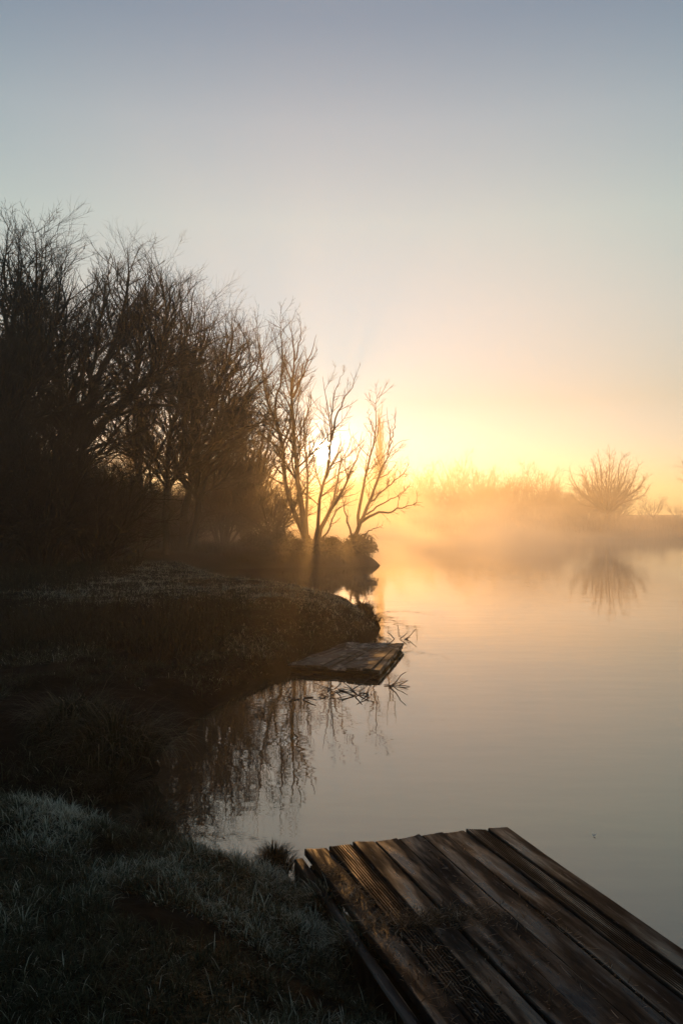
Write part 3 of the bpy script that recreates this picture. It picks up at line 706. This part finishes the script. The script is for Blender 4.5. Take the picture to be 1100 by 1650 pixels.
M_wood2 = wood('frosted_weathered_wood', (.03, .022, .016), (.075, .055, .04), (.62, .55, .48), .65, (14, 14, 10), .8, .60, 1.3, (1.3, 1.3, 1), (16, 9, 9))
def boards(name, root, wid, nb, length, thick, gap, mat, seed, ribbed=(), stag=.02, nseg=70, bars=True):
    g = np.random.default_rng(seed); bw = wid / nb; G = Geo(); xs = 0
    for k in range(nb):
        x0, x1 = k * bw + gap / 2, (k + 1) * bw - gap / 2
        prof = [(x0, -thick), (x0, -.006), (x0 + .002, -.002), (x0 + .006, 0)]
        if k in ribbed:
            nr_ = 8; p = (x1 - x0 - .016) / nr_
            for r_ in range(nr_):
                q = x0 + .008 + r_ * p; prof += [(q + p * .05, 0), (q + p * .5, 0), (q + p * .6, -.007), (q + p * .92, -.007)]
        else:
            for r_ in range(1, 12): q = x0 + .006 + (x1 - x0 - .012) * r_ / 12; prof.append((q, -.0015 * math.sin(math.pi * r_ / 12)))
        prof += [(x1 - .006, 0), (x1 - .002, -.002), (x1, -.006), (x1, -thick)]
        prof = np.array(prof); m = len(prof); ys = np.linspace(g.uniform(-stag, stag), length, nseg)
        tz = .006 * g.normal(); cup = g.normal() * .004; ph = g.random() * 6
        P = np.empty((nseg, m, 3))
        P[:, :, 0] = prof[:, 0] + (.0025 * np.sin(ys * 2.1 + ph) + .0015 * vnoise(ys * 9, ys * 0 + k * 3, 1))[:, None] * 0.8
        P[:, :, 1] = -ys[:, None]
        ww = .003 * np.sin(ys * 1.3 + ph) + .004 * vnoise(ys * 5, ys * 0 + k * 7.7, 1)
        tilt = (prof[:, 0] - (x0 + x1) / 2) / bw
        P[:, :, 2] = prof[:, 1] + ww[:, None] + tz * tilt[None] * 1.2 + .0015 * vnoise(P[:, :, 0] * 60, P[:, :, 1] * 10 + k, 1) * (prof[:, 1] > -.01)
        P[0, :, 1] += .002 * g.normal(size=m)
        i_ = np.arange(nseg - 1)[:, None]; j_ = np.arange(m)[None]; j2_ = (j_ + 1) % m
        Q = np.stack([i_ * m + j_, i_ * m + j2_, (i_ + 1) * m + j2_, (i_ + 1) * m + j_], -1).reshape(-1, 4)
        capf = [(0 * m + 0, a_ + 1, a_) for a_ in range(1, m - 1)] + [((nseg - 1) * m, (nseg - 1) * m + a_, (nseg - 1) * m + a_ + 1) for a_ in range(1, m - 1)]
        G.add(P.reshape(-1, 3), Q[:, ::-1], capf)
    return G.build(name, [mat], root, smooth=False)
def beam(name, root, p0, p1, wd, ht, mat, seed=0, n=14):
    """rough squared timber between p0 and p1 (centre line)"""
    g = np.random.default_rng(seed); p0 = np.array(p0, float); p1 = np.array(p1, float); d = norm(p1 - p0)
    up = np.array([0, 0, 1.]) if abs(d[2]) < .9 else np.array([0, 1., 0]); s = norm(np.cross(d, up)); u = np.cross(s, d)
    c = .12 * min(wd, ht); ring = [(-wd / 2, -ht / 2 + c), (-wd / 2, ht / 2 - c), (-wd / 2 + c, ht / 2), (wd / 2 - c, ht / 2), (wd / 2, ht / 2 - c), (wd / 2, -ht / 2 + c), (wd / 2 - c, -ht / 2), (-wd / 2 + c, -ht / 2)]
    V = []
    for i_ in range(n):
        pc = p0 + (p1 - p0) * i_ / (n - 1)
        for a_, b_ in ring: V.append(pc + s * (a_ + g.normal() * .0015) + u * (b_ + g.normal() * .0015))
    Q = [(i_ * 8 + j_, i_ * 8 + (j_ + 1) % 8, (i_ + 1) * 8 + (j_ + 1) % 8, (i_ + 1) * 8 + j_) for i_ in range(n - 1) for j_ in range(8)]
    T = [(0, j_ + 1, j_) for j_ in range(1, 7)] + [((n - 1) * 8, (n - 1) * 8 + j_, (n - 1) * 8 + j_ + 1) for j_ in range(1, 7)]
    return mesh_np(name, V, Q, T, [mat], root, smooth=False)
rz = math.atan2(U_[1], U_[0])
dk = empty('fishing_platform', (c1[0], c1[1], DZ), 'large dark wet plank platform in the near corner over the water', 'platform', rz=rz)
boards('deck_boards', dk, WID, 9, 3.6, .034, .007, M_wood, 301, ribbed=(1, 7), stag=.010)
beam('side_beam', dk, (-.032, -.02, -.105), (-.032, -3.5, -.105), .05, .13, M_wood, 1)
beam('side_beam', dk, (WID + .0, -.06, -.10), (WID + .0, -3.5, -.10), .05, .13, M_wood, 2)
beam('cross_beam', dk, (.0, -.15, -.10), (WID - .03, -.12, -.10), .06, .12, M_wood, 3)
beam('cross_beam', dk, (.0, -1.6, -.10), (WID - .03, -1.6, -.10), .06, .12, M_wood, 4)
for k_, (a_, b_) in enumerate([(-.09, -.06), (WID - .07, -.22), (-.09, -1.5), (WID - .07, -1.7)]):
    beam('post', dk, (abs(a_), b_, -.95), (abs(a_), b_, -.17), .085, .085, M_wood, 5 + k_, 6)
# second platform, further along the bank
q1 = W(452, 1068, 1); 
def onz(px, py, z): Yq = F * (CAMZ - z) / (py - 832); return np.array(W(px, py, Yq)[:2])
z2 = .10; nr_c, fr_c, nl_c, fl_c = onz(612, 1080, z2), onz(651, 1036, z2), onz(440, 1068, z2), onz(560, 1035, z2)
u2 = norm(nr_c - fr_c); 
d2 = empty('fishing_platform', (float(fl_c[0]), float(fl_c[1]), z2), 'smaller frosted plank platform at the foot of the far bank tip', 'platform')
# boards run from the bank (left) to the water (right): build them in a sheared frame of real corners
def quad_boards(root, A, B, Cc, D, nb, thick, mat, seed):
    """A far-left, B far-right, Cc near-right, D near-left; boards run A->B ... laid side by side from far to near"""
    g = np.random.default_rng(seed); G = Geo(); o = np.array([D[0], D[1]])
    for k in range(nb):
        t0, t1 = k / nb + .005, (k + 1) / nb - .005; e = g.uniform(-.02, .02)
        for s0 in (0,):
            ns = 16; P = np.empty((ns, 4, 3)); 
            for i_ in range(ns):
                u = i_ / (ns - 1)
                def at(t_): 
                    a = B * (1 - t_) + Cc * t_; b2 = A * (1 - t_) + D * t_; return a + (b2 - a) * u - o
                pa, pb = at(t0), at(t1); z = .008 * math.sin(u * 3 + k) + e * .4
                P[i_] = [(*pa, z - thick), (*pa, z), (*pb, z), (*pb, z - thick)]
            i_ = np.arange(ns - 1)[:, None]; j_ = np.arange(4)[None]; j2_ = (j_ + 1) % 4
            G.add(P.reshape(-1, 3), np.stack([i_ * 4 + j_, i_ * 4 + j2_, (i_ + 1) * 4 + j2_, (i_ + 1) * 4 + j_], -1).reshape(-1, 4)[:, ::-1], None)
            G.Q.append(np.array([[G.n - ns * 4, G.n - ns * 4 + 1, G.n - ns * 4 + 2, G.n - ns * 4 + 3]])); G.Q.append(np.array([[G.n - 1, G.n - 2, G.n - 3, G.n - 4]]))
    return G.build('deck_boards', [mat], root, smooth=False)
# boards are parallel to the far-right/near-right edge, so swap the corners
quad_boards(d2, fr_c, nr_c, nl_c, fl_c, 13, .028, M_wood2, 310)
o2 = fl_c; L2 = lambda p, z: (float(p[0] - o2[0]), float(p[1] - o2[1]), z)
ins = (nl_c + fr_c) / 2; sh = lambda p, f_=.03: p + (ins - p) * f_
beam('side_beam', d2, L2(sh(nl_c), -.052), L2(sh(nr_c), -.052), .05, .04, M_wood, 11)
beam('side_beam', d2, L2(sh(nr_c, .05), -.053), L2(sh(fr_c, .05), -.053), .05, .04, M_wood, 12)
for k_, p in enumerate((sh(nr_c, .1), sh(fr_c, .1), sh((nl_c + nr_c) / 2, .12))): beam('post', d2, L2(p, -.8), L2(p, -.05), .09, .09, M_wood, 13 + k_, 6)

# dead grass, moss and crumbs lying on the near platform
g = np.random.default_rng(401); G = Geo()
def on_deck(u, v, z): return np.stack([c1[0] + U_[0] * u + V_[0] * v, c1[1] + U_[1] * u + V_[1] * v, DZ + z], -1)
cu = []; 
for (u0, v0, su, sv, n) in [(.05, .36, .03, .05, 260), (.08, .62, .03, .06, 260), (.07, .75, .05, .16, 300), (.18, .95, .14, .05, 900), (.38, .96, .12, .04, 700), (.10, 1.25, .08, .18, 240), (.22, 1.5, .12, .25, 300), (.5, 1.05, .14, .05, 160), (.45, 1.5, .02, .3, 90), (.79, 1.3, .012, .5, 110), (.10, 2.0, .1, .3, 200), (.60, 1.1, .012, .5, 90)]:
    cu.append(np.stack([u0 + su * g.normal(size=n), v0 + sv * g.normal(size=n)], -1))
cu = np.vstack(cu); cu = cu[(cu[:, 0] > .0) & (cu[:, 0] < WID) & (cu[:, 1] > .02)]; n = len(cu)
blades(G, on_deck(cu[:, 0], cu[:, 1], .002 + .016 * g.random(n)), g.random(n) * 6.28, .012 + .055 * g.random(n) ** 2.5, .002 + .003 * g.random(n), 1.0 + .6 * g.random(n), -.3 + .8 * g.random(n), np.clip(.35 + .35 * g.normal(size=n), 0, 1))
tag(G.build('dead_grass', [M_dead], attr=True, smooth=False), 'dead grass blades strewn over the near platform boards', 'dead grass', kind='stuff')
G = Geo(); n = 200
cu2 = cu[g.integers(0, len(cu), n)] + g.normal(size=(n, 2)) * .02
for (u, v) in cu2:
    if u < .01 or u > .5 or v < .03: continue
    r = .003 + .007 * g.random() ** 2; a = np.linspace(0, 2 * np.pi, 7)[:-1]; rr_ = r * (.7 + .6 * g.random(6)); c = on_deck(np.array(u), np.array(v), 0)
    Vv = [c + [0, 0, r * .75]] + [c + [math.cos(b_) * q * .6, math.sin(b_) * q * .6, r * .5] for b_, q in zip(a, rr_)] + [c + [math.cos(b_) * q, math.sin(b_) * q, -.004] for b_, q in zip(a, rr_)]
    T = [(0, 1 + j, 1 + (j + 1) % 6) for j in range(6)]; Q = [(1 + j, 7 + j, 7 + (j + 1) % 6, 1 + (j + 1) % 6) for j in range(6)]
    G.add(np.array(Vv), Q, T)
M_crumb = noisy('moss_and_mud', [(.35, (.02, .016, .01)), (.7, (.09, .065, .04))], 30, .9, .6, .004)
tag(G.build('mud_crumbs', [M_crumb], smooth=False), 'crumbs of mud and moss scattered on the near platform', 'mud', kind='stuff')

# ------------------------------------------------------------------ sticks and debris in the water
def sticks(name, label, cat, loc, polys, r, group=None):
    P = np.array([resample(p, 7, 1) for p in polys]); Rd = np.array([np.linspace(q, q * .55, 7) for q in r])
    v, q = tubes(P, Rd, 6); o = mesh_np(name, v, q, None, [M_stick]); o.location = loc; return tag(o, label, cat, group)
def wp(px, py): Yq = F * CAMZ / (py - 832); return W(px, py, Yq)
def rstick(label, px, py, seed, n, size, flat=.5, group='dead branches poking out of the water'):
    g = np.random.default_rng(seed); x, y, _ = wp(px, py); polys = []; rr_ = []
    for k in range(n):
        a = g.random() * 6.28; L_ = size * (.35 + .65 * g.random()); p = np.array([g.normal() * size * .25, g.normal() * size * .15, -.03 + g.random() * .05])
        q = [p]; d = np.array([math.cos(a), math.sin(a) * .6, flat * (g.random() - .15)])
        for s in range(3): d = d + g.normal(size=3) * .5 * np.array([1, .6, .5]); p = p + norm(d) * L_ / 3; q.append(p.copy())
        polys.append(q); rr_.append(.003 + .007 * g.random())
    return sticks('dead_branch', label, 'dead branch', (x, y, 0), polys, rr_, group)
rstick('knot of black sticks in the water furthest left below the far platform', 487, 1126, 1, 7, .28)
rstick('small looped tangle of sticks below the middle of the far platform', 527, 1122, 2, 6, .22)
rstick('dense matted clump of twigs in the water below the far platform', 578, 1120, 3, 17, .36)
rstick('thin twigs fanned on the water off the near corner of the far platform', 630, 1106, 4, 11, .34)
rstick('scatter of fine twigs between the platform edge and the matted clump', 548, 1110, 5, 8, .45, .2)
rstick('angular twigs rising at the far corner of the platform', 648, 1030, 6, 9, .30, .9)
Yt = 5.15
tw = [[W(372, 1388, Yt), W(392, 1397, Yt), W(420, 1398, Yt + .05)], [W(392, 1397, Yt), W(394, 1415, Yt), W(393, 1428, Yt)], [W(384, 1438, Yt - .05), W(400, 1430, Yt), W(420, 1422, Yt + .1)]]
o_ = np.array(W(393, 1430, Yt)); sticks('twig', 'thin bent twig standing out of the water left of the round tuft', 'twig', tuple(o_), [[np.array(p) - o_ for p in l] for l in tw], [.0045, .005, .006])
x, y, z = W(223, 905, 27.0); st = beam('stake', None, (0, 0, -.3), (.01, 0, .85), .035, .035, M_wood2, 31, 8)
st.location = (x, y, H(x, y)); tag(st, 'thin pale stake standing on the frosted bank before the wood', 'stake')
# twig sprays hanging over / floating on water right of the bank tip
gq = np.random.default_rng(88)
for k, (px, py, nn) in enumerate([(640, 985, 90), (655, 1050, 60), (300, 1345, 70), (385, 1345, 40), (640, 1150, 12)]):
    x, y, _ = wp(px, py); sc_ = y / 16; G = Geo(); u = gq.normal(size=nn)
    xx = x + u * .35 * sc_ * (1 if k < 2 else 1.2); yy = y - u * u * .25 * sc_ + gq.normal(size=nn) * .12 * sc_
    blades(G, np.stack([xx - x, yy - y, np.full(nn, .004)], -1), gq.random(nn) * .8 - .4, (.05 + .06 * gq.random(nn)) * max(sc_, .5), np.full(nn, .008 * max(sc_, .5)), np.full(nn, 1.5), np.full(nn, .05), np.full(nn, .2))
    o_ = G.build('floating_leaves', [M_sedge], attr=True, smooth=False); o_.location = (x, y, 0)
    tag(o_, ['arc of specks floating beyond the bank tip', 'specks floating by the far corner of the smaller platform', 'dead leaves floating by the dark tussocks', 'stray leaves floating in the tree reflections', 'few specks drifting on the open water off the smaller platform'][k], 'floating leaves', kind='stuff')
# a small pale feather
x, y, _ = wp(955, 1347); G = Geo(); blades(G, np.array([[0, 0, .004], [0.002, 0.002, .004], [0, 0, .004]]), np.array([.5, 2.2, -1.0]), np.array([.03, .025, .02]), np.array([.012, .01, .01]), np.array([1.2, 1.0, 1.3]), np.zeros(3), np.ones(3))
M_f, t, b = newmat('feather'); b.inputs['Base Color'].default_value = (.6, .55, .5, 1)
o_ = G.build('feather', [M_f]); o_.location = (x, y, 0); tag(o_, 'tiny pale feather floating on open water beyond the large platform', 'feather')

# ------------------------------------------------------------------ air
def volbox(name, x0, x1, y0, y1, z0, z1, mat, label):
    V = [(x, y, z) for x in (x0, x1) for y in (y0, y1) for z in (z0, z1)]
    Q = [(0, 1, 3, 2), (4, 6, 7, 5), (0, 4, 5, 1), (2, 3, 7, 6), (0, 2, 6, 4), (1, 5, 7, 3)]
    return tag(mesh_np(name, V, Q, None, [mat], smooth=False), label, name, kind='stuff')
def volmat(name, dens, g_, col):
    m = bpy.data.materials.new(name); m.use_nodes = True; t = m.node_tree
    for n_ in list(t.nodes): t.nodes.remove(n_)
    o = t.nodes.new('ShaderNodeOutputMaterial'); v = t.nodes.new('ShaderNodeVolumePrincipled')
    v.inputs['Color'].default_value = (*col, 1); v.inputs['Density'].default_value = dens; v.inputs['Anisotropy'].default_value = g_
    t.links.new(v.outputs[0], o.inputs['Volume']); return m, t, v
mh, _, _ = volmat('haze_air', HAZE_DENSITY, HAZE_G, (1.0, .93, .82))
volbox('haze', -440, 440, -440, 440, -2.5, 15.6, mh, 'pale even haze filling the air over the lake')
mm, t, v = volmat('mist_air', MIST, .72, (1.0, .93, .82))
g_ = t.nodes.new('ShaderNodeTexCoord'); sx = t.nodes.new('ShaderNodeSeparateXYZ'); t.links.new(g_.outputs['Object'], sx.inputs[0])
nz = noise(t, 1.0, 3, .55, g_.outputs['Object'], (.16, .07, .45))
fall = mth(t, 'EXPONENT', mth(t, 'MULTIPLY', sx.outputs['Z'], -.5))
lumps = mth(t, 'MULTIPLY', mth(t, 'SUBTRACT', nz, .36, clamp=True), 5.0)
edge = mth(t, 'MULTIPLY', mth(t, 'SUBTRACT', sx.outputs['Y'], 25.0), .09, clamp=True)
thin = mth(t, 'MAXIMUM', mth(t, 'SUBTRACT', 1.0, mth(t, 'MULTIPLY', mth(t, 'SUBTRACT', sx.outputs['X'], 6.0, clamp=False), .04)), .14)
thin = mth(t, 'MINIMUM', thin, 1.0)
t.links.new(mth(t, 'MULTIPLY', mth(t, 'MULTIPLY', mth(t, 'MULTIPLY', mth(t, 'MULTIPLY', fall, lumps), edge), thin), MIST), v.inputs['Density'])
volbox('mist', -13, 75, 25, 109, .03, 6.5, mm, 'low wisps of mist drifting on the lake before the far shore')
